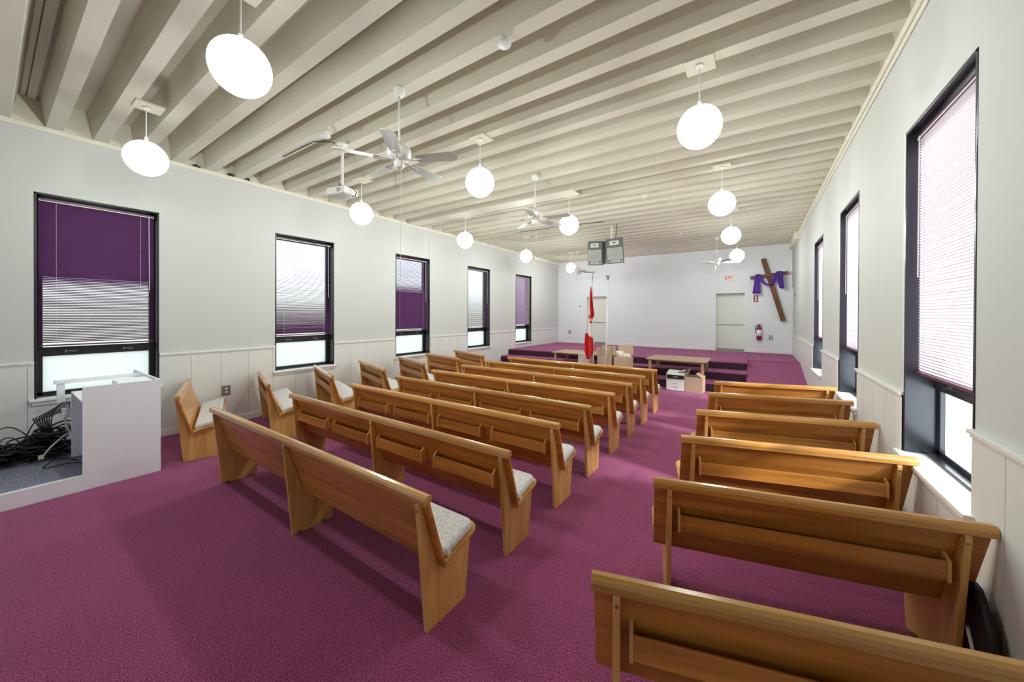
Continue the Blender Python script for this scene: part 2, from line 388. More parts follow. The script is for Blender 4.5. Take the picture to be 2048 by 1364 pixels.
def blind(xf, s, y0, zt, zb, tilt, label, mt='slat', group=None, dep=.065, cord=True):
    """tilt(z) in degrees: 0 = flat open, 90 = closed; positive = room edge down"""
    r = thing('window_blind', label, 'window blind', (xf-s*dep, y0, 0), 0, group)
    Wd = .025; pitch = .0215; y_a, y_b = .035, WW-.045
    m = MB(); m.box(-.014, .014, y_a, y_b, zt-.03, zt); m.build('head_rail', 'slatrail', r)
    m = MB(); m.box(*sorted((s*.014, s*.019)), y_a, y_b, zt-.034, zt-.026); m.build('rail_lip', 'white', r)
    m = MB(); z = zt-.045; rnd = random.Random(int(y0*100)+5)
    while z > zb+.03:
        a = math.radians(tilt(z)+rnd.uniform(-2.5, 2.5)); pts = []
        for u, h in ((-.5, 0), (0, .0022), (.5, 0)):
            px = u*Wd*math.cos(a)-h*math.sin(a)*-1; pz = -u*Wd*math.sin(a)+h*math.cos(a)
            pts.append((s*px, pz))
        sag = rnd.uniform(-.0012, .0012)
        v = []; 
        for yy, sg in ((y_a, 0), ((y_a+y_b)/2, sag), (y_b, 0)):
            for px, pz in pts: v.append((px, yy, z+pz+sg))
        m.add(v, [(0, 1, 4, 3), (1, 2, 5, 4), (3, 4, 7, 6), (4, 5, 8, 7)])
        z -= pitch
    m.build('slats', mt, r)
    m = MB(); m.box(-.013, .013, y_a, y_b, zb, zb+.018); m.build('bottom_rail', 'slatrail', r)
    for yy in (y_a+.14, y_b-.14):
        m = MB(); m.tube([(s*.0135, yy, zt-.03), (s*.0135, yy, zb+.01)], .0014, 5); m.build('ladder_cord', 'whitecable', r)
    if cord:
        m = MB(); m.tube([(s*.02, y_b-.055, zt-.02), (s*.021, y_b-.05, zt-1.1)], .004, 6); m.build('tilt_wand', 'white', r)
    return r
def step(z, a, b, zc, wdt):     # a below zc, b above
    t = min(1, max(0, (z-zc)/wdt+.5)); return a+(b-a)*t
n = 0
ltilt = [lambda z: step(z, 30, 82, 2.28, .22), lambda z: step(z, 66, 18, 1.75, .8), lambda z: step(z, 84, 34, 2.42, .35),
         lambda z: step(z, 28, 10, 2.3, 1.2), lambda z: 56]
lname = ['purple blind nearest the camera on the left wall, its upper half closed',
         'whitish half-open blind in the second window from the camera, left wall',
         'blind in the middle window of the left wall, dark purple in its lower half',
         'brightly lit wide-open blind in the fourth window from the camera on the left wall',
         'evenly mauve closed blind in the window of the left wall nearest the stage']
for i, y0 in enumerate(LW):
    n += 1; window(n, XL, 1, y0, LZ)
    if i >= 2:
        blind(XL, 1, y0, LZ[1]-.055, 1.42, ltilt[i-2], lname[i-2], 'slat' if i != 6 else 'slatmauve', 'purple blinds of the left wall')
rname = ['pale sunlit blind in the large window closest to the camera on the right wall', 'pale blind in the middle window of the right wall', 'narrowly visible blind in the right wall window nearest the stage']
for i, y0 in enumerate(RW):
    n += 1; window(n, XR, -1, y0, RZ)
    if 1:
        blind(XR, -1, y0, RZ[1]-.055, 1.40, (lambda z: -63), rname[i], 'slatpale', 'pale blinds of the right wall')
m = MB()
for w0 in RW: m.box(XR-.020, XR, w0+WW, w0+WW+.13, .745, 1.215)
trim(m)
m = MB()
for w0 in RW: m.box(XR-.006, XR+.002, w0+WW-.004, w0+WW+.022, 1.24, RZ[1])
trim(m)
# unseen glazing added behind the camera for fill daylight
for a, b in FILL_WIN:
    n += 1; r = thing('window_%d' % n, None, None, (a, YF, 0), 0, None, 'structure'); W_ = b-a
    m = MB()
    for bxs in ((0, .06, .35, 2.9), (W_-.06, W_, .35, 2.9), (0, W_, .35, .41), (0, W_, 2.84, 2.9), (W_/2-.03, W_/2+.03, .35, 2.9)): m.box(bxs[0], bxs[1], -.12, -.05, bxs[2], bxs[3])
    m.build('window_frame', 'black', r)
    m = MB(); m.box(.03, W_-.03, -.09, -.084, .38, 2.87); m.build('fill_pane', 'clear', r)

# doors at the back of the stage: recessed two-part panels
for i, d in enumerate((DL, DR)):
    r = thing('door_%d' % (i+1), None, None, (d[0], YB, 0), 0, None, 'structure'); W_ = d[1]-d[0]
    m = MB(); m.box(.0, .02, -.004, .36, .6, DZ[1]); m.box(W_-.02, W_, -.004, .36, .6, DZ[1]); m.box(0, W_, -.004, .36, DZ[1]-.02, DZ[1]); m.build('door_frame', 'plate' if 0 else 'doorpaint', r, bevel=.002)
    m = MB(); m.box(.02, W_-.02, .30, .34, .66, 1.50); m.box(.02, W_-.02, .30, .34, 1.515, DZ[1]-.02); m.build('door_panel', 'doorpaint', r, bevel=.003)
    m = MB(); m.box(.02, W_-.02, .285, .33, 1.495, 1.52); m.build('cross_bar', 'plate', r)
    m = MB(); m.box(.02, W_-.02, .05, .36, .55, .612); m.box(.02, W_-.02, .26, .36, .612, .66); m.build('threshold', 'plate', r)
m = MB()
for d in (DL, DR): m.box(d[0]-.1, d[1]+.1, YB+.36, YB+.4, 0, 3)
trim(m, 'wall', 0)

# ------------------------------------------------------------------ stage with steps and ramp
SX = -.175
st = thing('stage', None, None, (0, 0, 0), 0, None, 'structure')
def poly_step(yl, yr, z0, z1):
    v = [(XL, yl, z0), (SX, yr, z0), (SX, YB, z0), (XL, YB, z0)]; v += [(a, b, z1) for a, b, _ in v]
    return v, [(0, 3, 2, 1), (4, 5, 6, 7), (0, 1, 5, 4), (1, 2, 6, 5), (2, 3, 7, 6), (3, 0, 4, 7)]
m = MB(); m.add(*poly_step(10.56, 11.15, 0, .6)); m.box(SX, XR, 11.95, YB, 0, .6); m.build('stage_deck', 'carpet', st, bevel=.012)
m = MB(); m.add(*poly_step(10.1, 10.48, 0, .405)); m.build('step', 'carpet', st, bevel=.012)
m = MB(); m.add(*poly_step(9.82, 9.82, 0, .205)); m.build('step', 'carpet', st, bevel=.012)
m = MB(); y0, y1 = 8.9, 11.96
v = [(SX, y0, 0), (XR, y0, 0), (XR, y1, 0), (SX, y1, 0), (SX, y0, .004), (XR, y0, .004), (XR, y1, .585), (SX, y1, .585)]
m.add(v, [(0, 3, 2, 1), (4, 5, 6, 7), (0, 1, 5, 4), (1, 2, 6, 5), (2, 3, 7, 6), (3, 0, 4, 7)]); m.build('ramp', 'carpet', st)
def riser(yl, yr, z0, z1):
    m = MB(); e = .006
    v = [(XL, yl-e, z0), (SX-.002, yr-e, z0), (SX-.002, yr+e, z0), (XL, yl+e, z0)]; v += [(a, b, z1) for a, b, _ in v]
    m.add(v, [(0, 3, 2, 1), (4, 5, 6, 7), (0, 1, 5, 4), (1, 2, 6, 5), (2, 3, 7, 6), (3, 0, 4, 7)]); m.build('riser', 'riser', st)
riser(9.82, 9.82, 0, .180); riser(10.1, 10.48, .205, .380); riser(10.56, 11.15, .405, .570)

# ------------------------------------------------------------------ sound booth platform
PX = -5.75
pf = thing('platform', 'low platform with grey carpet tiles and white edge under the sound desk', 'platform', (0, 0, 0))
m = MB(); m.box(XL+.03, PX-.012, YF, 1.15, 0, .150); m.build('carpet_top', 'carpetgrey', pf)
m = MB(); m.box(PX-.012, PX, YF, 1.162, 0, .158); m.box(PX-.05, PX-.002, YF, 1.162, .150, .158); m.box(XL+.03, PX-.012, 1.15, 1.162, 0, .158); m.build('edge_board', 'booth', pf, bevel=.003)
bt = thing('sound_desk', 'white painted box-like sound desk standing on the low platform below the left window', 'desk', (PX, .57, .158))
m = MB(); m.box(-.02, 0, 0, .59, 0, .915); m.build('front_panel', 'booth', bt, bevel=.002)
m = MB(); m.box(-1.25, -.02, .572, .59, 0, .915); m.build('end_panel', 'booth', bt, bevel=.002)
m = MB(); m.box(-.86, -.845, .0, .572, 0, .76); m.box(-.845, -.02, .0, .012, 0, .60) if 0 else None; m.build('inner_panel', 'booth', bt, bevel=.002)
m = MB(); m.box(-.86, -.02, -.0, .572, .745, .765); m.build('shelf', 'booth', bt, bevel=.002)
m = MB(); m.box(-.97, -.90, -.12, .572, .86, .90); m.box(-.94, -.91, -.10, -.04, .64, .86); m.build('back_ledge', 'booth', bt, bevel=.002)
bxo = MB().box(-.16, .16, -.14, .14, 0, .14).build('white_case', 'booth', None, bevel=.01)
bxo.location = (PX-.33, .98, .923); tag(bxo, 'small white case sitting on the shelf of the white sound desk', 'case')

# cables
def noisy_loop(cx, cy_, z, rx, ry, n=26, rz=0, wob=.03, h=.03, rnd=random):
    pts = []; ph = rnd.uniform(0, 6)
    for i in range(n+1):
        a = 2*PI*i/n; r_ = 1+wob*3*math.sin(3*a+ph)
        x_, y_ = rx*r_*math.cos(a), ry*r_*math.sin(a)
        pts.append((cx+x_*math.cos(rz)-y_*math.sin(rz), cy_+x_*math.sin(rz)+y_*math.cos(rz), z+h*(1+math.sin(2*a+ph))))
    return pts
rn = random.Random(3); m = MB()
for i in range(150):
    t = rn.random()**.8; cy0 = -.85+1.42*t; hgt = (.10+.18*t)*(1-.25*math.sin(cy0*9)); cx0 = -6.98+.10*t+rn.uniform(-.13, .15)
    m.tube(noisy_loop(cx0, min(cy0, .46), .162+rn.uniform(0, 1)**1.4*hgt, rn.uniform(.07, .20), rn.uniform(.05, .14), 20, rn.uniform(0, 3), .06, rn.uniform(.004, .035), rn), .0085, 6)
for (a_, b_, h_) in ((-.1, .38, .62), (.22, .52, .66), (-.5, .1, .5), (.0, .3, .5)):
    m.tube([(-7.0+.03*math.sin(k), a_+(b_-a_)*k/10, .22+(h_-.30)*math.sin(PI*k/10)) for k in range(11)], .0065, 6)
for i in range(10):
    m.tube([(-6.9+.12*math.sin(i*1.3+j*.5), -1.2+1.65*j/14, .17+.03*(i % 4)+.05*(1+math.sin(j*.45))*(i % 3)/2) for j in range(15)], .008, 6)
tag(m.build('cable_pile', 'cable', None, smooth=True), 'tangled heap of black cables on the grey platform beside the white desk', 'cables', kind='stuff')
m = MB()
for i in range(8):
    o_ = i*.022; pts_ = [(-6.62, .565, .80-o_*.5), (-6.66, .52-o_, .80-o_), (-6.72-o_*.4, .47-o_, .73-o_*.6), (-6.75, .44-o_*.8, .62), (-6.76+o_*.3, .44-o_*.5, .50), (-6.77, .47-o_*.5-.004*i, .40), (-6.80, .49-.015*i, .28)]
    sm = []
    for k in range(len(pts_)-1):
        for t in (0, .25, .5, .75):
            p0, p1, p2, p3 = [Vector(pts_[min(max(k+d_, 0), len(pts_)-1)]) for d_ in (-1, 0, 1, 2)]
            sm.append(.5*((2*p1)+(p2-p0)*t+(2*p0-5*p1+4*p2-p3)*t*t+(3*p1-p0-3*p2+p3)*t**3))
    m.tube(sm+[Vector(pts_[-1])], .0055, 6)
tag(m.build('cable_bundle', 'cable', None, smooth=True), 'black cables hanging in a bundle from the white desk into the heap', 'cables', kind='stuff')
m = MB(); m.tube([(-6.62, .55, .78), (-6.64, .53, .60), (-6.62, .54, .50), (-6.58, .56, .46), (-6.56, .50, .42), (-6.56, .42, .33), (-6.57, .37, .245)], .009, 8); m.box(-6.60, -6.55, .335, .375, .215, .25)
tag(m.build('extension_lead', 'whitecable', None, smooth=False), 'white lead with a plug lying over the black cable heap', 'cord')
m = MB(); m.tube([(-6.35, .60, .168), (-6.50, .55, .168), (-6.60, .50, .168), (-6.62, .46, .168), (-6.55, .42, .168), (-6.42, .37, .168), (-6.36, .355, .168), (-6.32, .37, .168), (-6.32, .42, .168), (-6.33, .50, .168), (-6.30, .57, .168), (-6.2, .62, .168)], .006, 6)
tag(m.build('loose_cable', 'cable', None, smooth=True), 'single black cable looping over the grey carpet in front of the white desk', 'cable')
m = MB(); m.box(-6.72, -6.60, .50, .58, .62, .74)
pb = m.build('power_adapter', 'white', None, bevel=.008); tag(pb, 'white plastic adapter box tucked behind the white desk among cables', 'adapter')

# ------------------------------------------------------------------ pews
def yb(z): return -.055+(.80-z)*.311
def back_prof(): return [(yb(.80), .80), (yb(.80)+.02, .803), (yb(.345)+.02, .345), (yb(.345), .345)]
CAP = [(-.078, .782), (-.080, .812), (-.074, .826), (-.060, .836), (-.040, .838), (-.026, .830), (-.020, .815), (-.022, .79), (-.036, .79), (-.056, .782)]
def seat_pt(u, t): # u = distance along seat (0 rear .. .325 front), t = height above board centre
    s_, c_ = .243, .970
    return (.098+u*c_-t*s_, .368+u*s_+t*c_)
def make_pew(L, legs, racks, label, group):
    h = L/2; r = thing('church_pew', label, 'pew', (0, 0, 0), 0, group)
    m = MB(); m.extrude(back_prof(), -h+.008, h-.008); m.build('backrest', 'wood_h', r, bevel=.002)
    m = MB(); m.extrude(CAP, -h, h); m.build('cap_rail', 'wood_cap', r, bevel=.003, seg=2)
    # seat with rounded front corners
    m = MB(); R_ = .07; out = [(-h+.01, 0), (h-.01, 0)]
    for i in range(7): a = i/6*PI/2; out.append((h-.01-R_+R_*math.cos(a), .325-R_+R_*math.sin(a)))
    for i in range(7): a = PI/2+i/6*PI/2; out.append((-h+.01+R_+R_*math.cos(a), .325-R_+R_*math.sin(a)))
    n_ = len(out); v = []
    for t in (-.011, .011):
        for x, u in out: y, z = seat_pt(u, t); v.append((x, y, z))
    m.add(v, [tuple(range(n_)), tuple(range(n_, 2*n_))[::-1]]+[(i, i+n_, (i+1) % n_+n_, (i+1) % n_) for i in range(n_)]); m.build('seat', 'wood_cap', r, bevel=.005, seg=3)
    for lx in legs:
        m = MB(); m.extrude([(0, 0), (-.072, .765), (-.064, .780), (-.050, .783), (yb(.775)-.001, .772), (yb(.352)-.001, .352), (.105, .352), seat_pt(.285, -.013), (.330, 0)], lx-.014, lx+.014)
        lg = m.build('leg', 'wood_v', r, bevel=.002)
        m = MB(); m.obox((lx, -.0705, .735), (.005, 0, 0), (0, .003, 0), (0, 0, .005)); m.build('screw', 'metal', lg)
        sx = 1 if lx > 0 else -1
        sg = -sx
        for yy in (.045, .25):
            m = MB(); m.box(*sorted((lx+sg*.014, lx+sg*.030)), yy-.012, yy+.012, 0, .022); m.tube([(lx+sg*.022, yy, .006), (lx+sg*.05, yy-.01, .008)], .006, 6)
            m.build('floor_bracket', 'metal', lg)
    for a, b in racks:
        zt, zb_ = .622, .530; yf = yb(.575)-.062
        rk = MB(); rk.box(a, b, yf, yf+.010, zb_, zt); rk.box(a, b, yf, yb(zb_)-.002, zb_-.008, zb_)
        rr = rk.build('book_rack', 'wood_h', r, bevel=.0015)
        for xx in (a, b):
            m = MB(); m.extrude([(yf-.004, zb_-.014), (yf-.004, zt), (yb(zt+.03)-.001, zt+.032), (yb(zb_-.014)-.001, zb_-.014)], xx-.007, xx+.007); m.build('rack_end', 'wood_v', rr, bevel=.001)
    return r
def make_cushion(L, label, group):
    r = thing('seat_cushion', label, 'cushion', (0, 0, 0), 0, group)
    h = L/2; m = MB(); R_ = .05; y1 = .30
    def outline(ins):
        o = []
        cs = [(h-R_, .02+R_*.4, -PI/2, R_*.4), (h-R_, y1-R_, 0, R_), (-h+R_, y1-R_, PI/2, R_), (-h+R_, .02+R_*.4, PI, R_*.4)]
        for cx, cyy, a0, rr in cs:
            cx2 = cx+(R_-rr)*(1 if cx > 0 else -1)
            for i in range(6):
                a = a0+i/5*PI/2; o.append((cx2+(rr-ins)*math.cos(a) if rr > ins else cx2, cyy+(rr-ins)*math.sin(a) if rr > ins else cyy))
        return o
    layers = [(0, .010), (.006, .002), (.022, -.003), (.038, .002), (.048, .012), (.053, .026)]
    v = []; n_ = 24
    for t, ins in layers:
        for j, (x, u) in enumerate(outline(max(ins, 0))):
            y, z = seat_pt(u, .0125+t); v.append((x, y, z))
    f = [tuple(range(n_))]
    for k in range(len(layers)-1):
        for i in range(n_): f.append((k*n_+i, (k+1)*n_+i, (k+1)*n_+(i+1) % n_, k*n_+(i+1) % n_))
    f.append(tuple(range((len(layers)-1)*n_, len(layers)*n_))[::-1]); m.add(v, f)
    m.build('cushion_body', 'fabric', r, smooth=False, bevel=0)
    for sx in (-1, 1):
        for u in (.03, ):
            m = MB(); y, z = seat_pt(u, .012); m.obox((sx*(h+.006), y+.012, z-.008), (.003, 0, 0), (0, .013, 0), (0, .004, .03)); m.build('tie_tab', 'fabric', r)
    return r
CH = 1.68
rack4 = [(-1.52, -.88), (-.72, -.08), (.08, .72), (.88, 1.52)]
protoA = make_pew(2*CH, (-1.592, 0, 1.606), [], 'x', None)
protoB = make_pew(2*CH, (-1.592, 0, 1.606), rack4, 'x', None)
protoC = make_cushion(3.30, 'x', None)
rows = [1.438, 2.235, 3.050, 3.838, 4.632, 5.425, 6.200, 7.05]
ords = ['rearmost', 'second from the rear', 'third from the rear', 'fourth from the rear', 'fourth from the stage', 'third from the stage', 'second from the stage', 'closest to the stage']
for i, y in enumerate(rows):
    if i == 0: lab = 'long oak pew nearest the camera in the middle block, its plain back without book racks'
    elif i == 7: lab = 'long oak pew closest to the stage in the middle block, in front of the tables'
    else: lab = 'long oak pew with book racks on its back, middle block, ' + ords[i]
    place(protoA if i == 0 else protoB, i > 1, (-3.18, y, 0), 0, lab, 'long pews of the middle block')
    lab = ('long grey woven cushion on the ' + ('nearest middle pew with the plain back' if i == 0 else 'middle block pew ' + ords[i]))
    place(protoC, i > 0, (-3.18, y, 0), 0, lab, 'long cushions of the middle block')
# short pews: right block
def rail_to_origin(p, q_):
    """rear top rail points -> pew centre and rotation"""
    cx, cy0 = (p[0]+q_[0])/2, (p[1]+q_[1])/2; a = math.atan2(q_[1]-p[1], q_[0]-p[0]); d_ = .055
    return (cx-math.sin(a)*d_, cy0+math.cos(a)*d_, 0), a
SL = 1.54
protoS = make_pew(SL, (-SL/2+.095, SL/2-.105), [(-SL/2+.15, SL/2-.16)], 'x', None)
R_rails = [((-.510, 1.345), (.93, 1.78)), ((-.519, 2.345), (.962, 2.740)), ((-.519, 3.300), (.965, 3.740)), ((-.517, 4.285), (.955, 4.740)), ((-.505, 5.335), (.962, 5.790)), ((-.513, 6.270), (.947, 6.760))]
rl = ['short oak pew nearest the camera on the right, in the bottom corner', 'short oak pew second from the camera by the right wall',
      'short oak pew beside the near right window, its cap rail greyish', 'sunlit short oak pew by the right wall, third from the stage', 'short oak pew by the right wall, second from the stage', 'short oak pew by the right wall, closest to the stage']
for i, (p, q_) in enumerate(R_rails):
    loc, a = rail_to_origin(p, q_)
    place(protoS, i > 0, loc, a, rl[i], 'short pews along the right wall')
L_rails = [((-7.20, 1.755), (-5.84, 1.320)), ((-7.18, 2.695), (-5.80, 2.290)), ((-7.18, 3.650), (-5.70, 3.180)), ((-7.10, 4.570), (-5.63, 4.120)), ((-7.10, 5.585), (-5.60, 5.060)), ((-7.0, 6.43), (-5.66, 6.10)), ((-7.0, 7.43), (-5.58, 6.94))]
lo = ['nearest the white desk, its seat and cushion in view', 'second from the white desk', 'third from the white desk', 'fourth from the white desk', 'third from the stage', 'second from the stage', 'closest to the stage']
protoK = make_cushion(1.42, 'x', None)
for i, (p, q_) in enumerate(L_rails):
    loc, a = rail_to_origin(p, q_)
    place(protoS, True, loc, a, 'short oak pew at the left wall, ' + lo[i].replace('its seat and', 'with'), 'short pews along the left wall')
    place(protoK, i > 0, loc, a, 'short grey cushion on the left wall pew ' + lo[i].replace(', its seat and cushion in view', ''), 'short cushions of the left wall pews')

# ------------------------------------------------------------------ pendant globes
def make_lamp():
    r = thing('pendant_lamp', 'x', 'lamp')
    m = MB(); m.box(-.12, .12, -.10, .135, ZC-.022, ZC-.001); m.build('mounting_plate', 'ceil', r, bevel=.003)
    m = MB(); m.lathe([(.03, -.012), (.035, 0)], (0, 0, ZC-.030), 14); m.tube([(0, 0, 3.74), (0, 0, ZC-.03)], .006, 8); m.lathe([(.012, 0), (.016, .05), (.006, .08)], (0, 0, 3.738), 12); m.build('hanging_rod', 'white', r)
    m = MB(); m.lathe(sphere_prof(.186, 20), (0, 0, 3.562), 40); m.build('globe', 'globe', r, smooth=True)
    return r
lamp = make_lamp()
spots = [(-5.61, 1.015, 'lit globe pendant over the sound desk, nearest the left wall and camera'), (-5.60, 3.64, 'lit globe pendant next to the projector near the left wall'),
         (-5.60, 6.29, 'lit globe pendant before the middle of the left wall windows'), (-5.61, 8.99, 'lit globe pendant in front of the far left windows'), (-5.66, 12.2, 'lit globe pendant over the left end of the stage, beside a fan'),
         (-2.985, 1.01, 'largest lit globe pendant, top left, hanging closest to the camera'), (-2.985, 3.636, 'lit globe pendant in the ceiling middle between the two big fans'), (-2.97, 6.30, 'lit globe pendant overlapping the blade tip of the second fan'),
         (-.435, 3.67, 'large lit globe pendant high on the right, nearest on that side'), (-.44, 6.38, 'second lit globe pendant along the right side'), (-.45, 9.05, 'third lit globe pendant along the right side'), (-.453, 12.2, 'lit globe pendant over the stage near the wooden cross'),
         (-.44, 1.01, 'lit globe pendant above and behind the camera on the right')]
for i, (x, y, lab) in enumerate(spots[:12]):
    lo_ = place(lamp, i > 0, (x, y, 0), 0, lab, 'globe pendant lamps')
    ld = bpy.data.lights.new('bulb', 'POINT'); ld.energy = (27+1.9*y)*(.72 if x > -1 else 1)
    ld.shadow_soft_size = .05; ld.color = (.93, 1, .955)
    lb = bpy.data.objects.new('bulb', ld); C.objects.link(lb); lb.location = (x, y, 3.562-.186-.03)

# ------------------------------------------------------------------ ceiling fans
def make_fan():
    r = thing('ceiling_fan', 'x', 'ceiling fan')
    m = MB(); m.lathe([(.012, -.08), (.04, -.07), (.055, -.045), (.06, -.01), (.06, 0)], (0, 0, ZC-.001), 20); m.build('canopy', 'white', r, smooth=True)
    m = MB(); m.tube([(0, 0, 3.60), (0, 0, ZC-.07)], .011, 10); m.build('downrod', 'white', r, smooth=True)
    m = MB(); m.lathe([(.03, 3.42), (.09, 3.43), (.115, 3.455), (.12, 3.50), (.115, 3.53), (.08, 3.56), (.03, 3.575), (.018, 3.61)], (0, 0, 0), 28); m.build('motor', 'white', r, smooth=True)
    m = MB(); m.lathe([(.01, 3.335), (.04, 3.34), (.052, 3.36), (.052, 3.40), (.03, 3.42)], (0, 0, 0), 20); m.build('switch_housing', 'white', r, smooth=True)
    for k in range(5):
        a = math.radians(24+72*k); ca, sa = math.cos(a), math.sin(a)
        def P(u, v_, z): return (u*ca-v_*sa, u*sa+v_*ca, z)
        out = []; w0, w1, L0, L1 = .048, .070, .19, .62
        pts = [(L0, -w0), (L0+.04, -w0-.008)]
        pts += [(L1-.06+.06*math.sin(t), -w1*math.cos(t)) for t in [i/8*PI/2 for i in range(9)]]
        pts += [(L1-.06+.06*math.cos(t), w1*math.sin(t)) for t in [i/8*PI/2 for i in range(1, 9)]]
        pts += [(L0+.04, w0+.008), (L0, w0)]
        v = []
        for dz in (0, .006):
            for u, q2 in pts: v.append(P(u, q2, 3.418+dz+q2*-.20))
        nn = len(pts); m = MB(); m.add(v, [tuple(range(nn))[::-1], tuple(range(nn, 2*nn))]+[(i, (i+1) % nn, nn+(i+1) % nn, nn+i) for i in range(nn)])
        bl = m.build('blade', 'blade', r)
        m = MB(); v = [P(.06, -.02, 3.425), (P(.06, .02, 3.425)), P(.16, .014, 3.418), P(.235, .035, 3.421), P(.25, 0, 3.414), P(.235, -.035, 3.407), P(.16, -.014, 3.412)]
        v2 = [(a_, b_, c_-.006) for a_, b_, c_ in v]; nn = len(v)
        m.add(v+v2, [tuple(range(nn)), tuple(range(nn, 2*nn))[::-1]]+[(i, nn+i, nn+(i+1) % nn, (i+1) % nn) for i in range(nn)]); m.build('blade_arm', 'white', bl)
    m = MB(); m.tube([(-.03, -.02, 3.34), (-.03, -.02, 3.16)], .0022, 6); m.lathe([(.002, 0), (.006, .008), (.002, .03)], (-.03, -.02, 3.14), 8); m.build('pull_chain', 'metal', r)
    return r
fan = make_fan()
f1 = place(fan, False, (-3.03, 2.39, 0), 0, 'white five-blade ceiling fan nearest the camera, with long pull cord', 'ceiling fans')
f2 = place(fan, True, (-3.04, 5.14, 0), math.radians(-21), 'second white ceiling fan from the camera, in the middle of the ceiling', 'ceiling fans')
f3 = place(fan, True, (-.95, 12.05, -.03), math.radians(-4), 'white ceiling fan over the right of the stage above the exit sign', 'ceiling fans')
f4 = place(fan, True, (-5.29, 11.95, -.06), math.radians(10), 'white ceiling fan over the left of the stage behind the flag', 'ceiling fans')
for fo, zb_ in ((f1, 2.2), (f2, 2.3)):
    m = MB(); m.tube([(.02, .01, 3.34), (.02, .01, zb_)], .0022, 6); m.build('long_pull_cord', 'whitecable', fo)

# projector
pj = thing('projector', 'white projector hanging from the ceiling on a pole near the left wall', 'projector', (-4.66, 2.74, 3.52), math.radians(12))
m = MB(); m.box(-.16, .16, -.12, .12, -.075, .02); m.build('body', 'white', pj, bevel=.012)
m = MB(); m.box(-.14, .14, -.10, .10, -.081, -.074); m.build('base_plate', 'blade', pj)
m = MB(); m.tube([(-.155, -.02, -.03), (-.185, -.02, -.03)], .035, 16); m.build('lens', 'blackgloss', pj)
m = MB(); m.tube([(0, 0, .02), (0, 0, ZC-3.52)], .020, 12); m.lathe([(.07, 0), (.07, .012)], (0, 0, ZC-3.52-.014), 20); m.box(-.05, .05, -.05, .05, .02, .035); m.build('mount_pole', 'white', pj)
m = MB()
for k in range(6): m.box(.03+k*.012, .036+k*.012, -.1215, -.119, -.055, -.005)
m.build('vent_slots', 'plate', pj)
m = MB(); m.tube([(-.16, -.06, -.01), (-.12, -.05, .04), (0, -.03, .06), (.1, -.02, .04), (.2, 0, .0), (.24, .01, -.05), (.19, .04, -.09), (.12, .06, -.08)], .006, 6); m.tube([(-.02, -.03, .03), (-.03, -.03, .10), (.02, -.02, .03)], .006, 6); m.build('projector_cable', 'cable', pj, smooth=True)
m = MB(); m.tube([(-5.75, 2.47, 4.141), (-5.3, 2.475, 4.143), (-4.9, 2.48, 4.141), (-4.75, 2.56, 4.142), (-4.70, 2.66, 4.141)], .006, 6)
tag(m.build('ceiling_cable', 'cable', None, smooth=True), 'black cable running along a ceiling rib to the projector', 'cable')
m = MB(); m.tube([(-5.49, 8.42, 4.14), (-4.6, 8.43, 4.135), (-4.2, 8.44, 4.142), (-3.6, 8.5, 4.135), (-3.12, 8.62, 4.142)], .007, 6)
tag(m.build('ceiling_cable', 'cable', None, smooth=True), 'black cable under the ceiling ribs leading to the hanging speakers', 'cable')

# round ceiling detectors
def detector(x, y, lab, s_=1.0, tilt=0):
    r = thing('ceiling_detector', lab, 'detector', (x, y, ZC-.001), 0, 'round ceiling detectors')
    m = MB(); m.lathe([(.034*s_, -.02), (.045*s_, -.015), (.045*s_, 0)], (0, 0, 0), 20); m.build('base', 'white', r)
    m = MB(); m.lathe([(.052*s_, -.062*s_), (.060*s_, -.050*s_), (.056*s_, -.03*s_), (.03*s_, -.02)], (0, 0, 0), 24); m.lathe([(.01, -.066*s_), (.042*s_, -.063*s_)], (0, 0, 0), 20); m.build('sensor_head', 'white', r)
    return r
detector(-1.748, 2.44, 'round white detector on a ceiling rib near the camera, top centre')
detector(-4.534, 2.44, 'round white detector under a rib just left of the projector pole')
detector(-1.779, 7.13, 'small round white detector in the middle of the right half of the ceiling', .8)
detector(-1.75, 11.0, 'tiny round white detector above the stage beside the right fan', .7)

# small dangling cable knots at the wall top on the left
for yy, zz, lab in ((1.885, 4.155, 'little knot of black cable on the left wall top, nearest the camera'), (2.33, 4.16, 'little knot of black cable on the left wall top, middle one'), (2.56, 4.16, 'open loop of black cable on the left wall top, farthest one')):
    m = MB(); m.tube(noisy_loop(XL+.05, yy, zz-.015, .018, .035, 14, .4, .2, .012, rn), .006, 6); m.tube([(XL+.03, yy-.05, zz+.0), (XL+.05, yy-.01, zz+.02), (XL+.04, yy+.04, zz-.01)], .009, 6)
    tag(m.build('cable_knot', 'cable', None), lab, 'cable', 'cable knots on the left wall top')

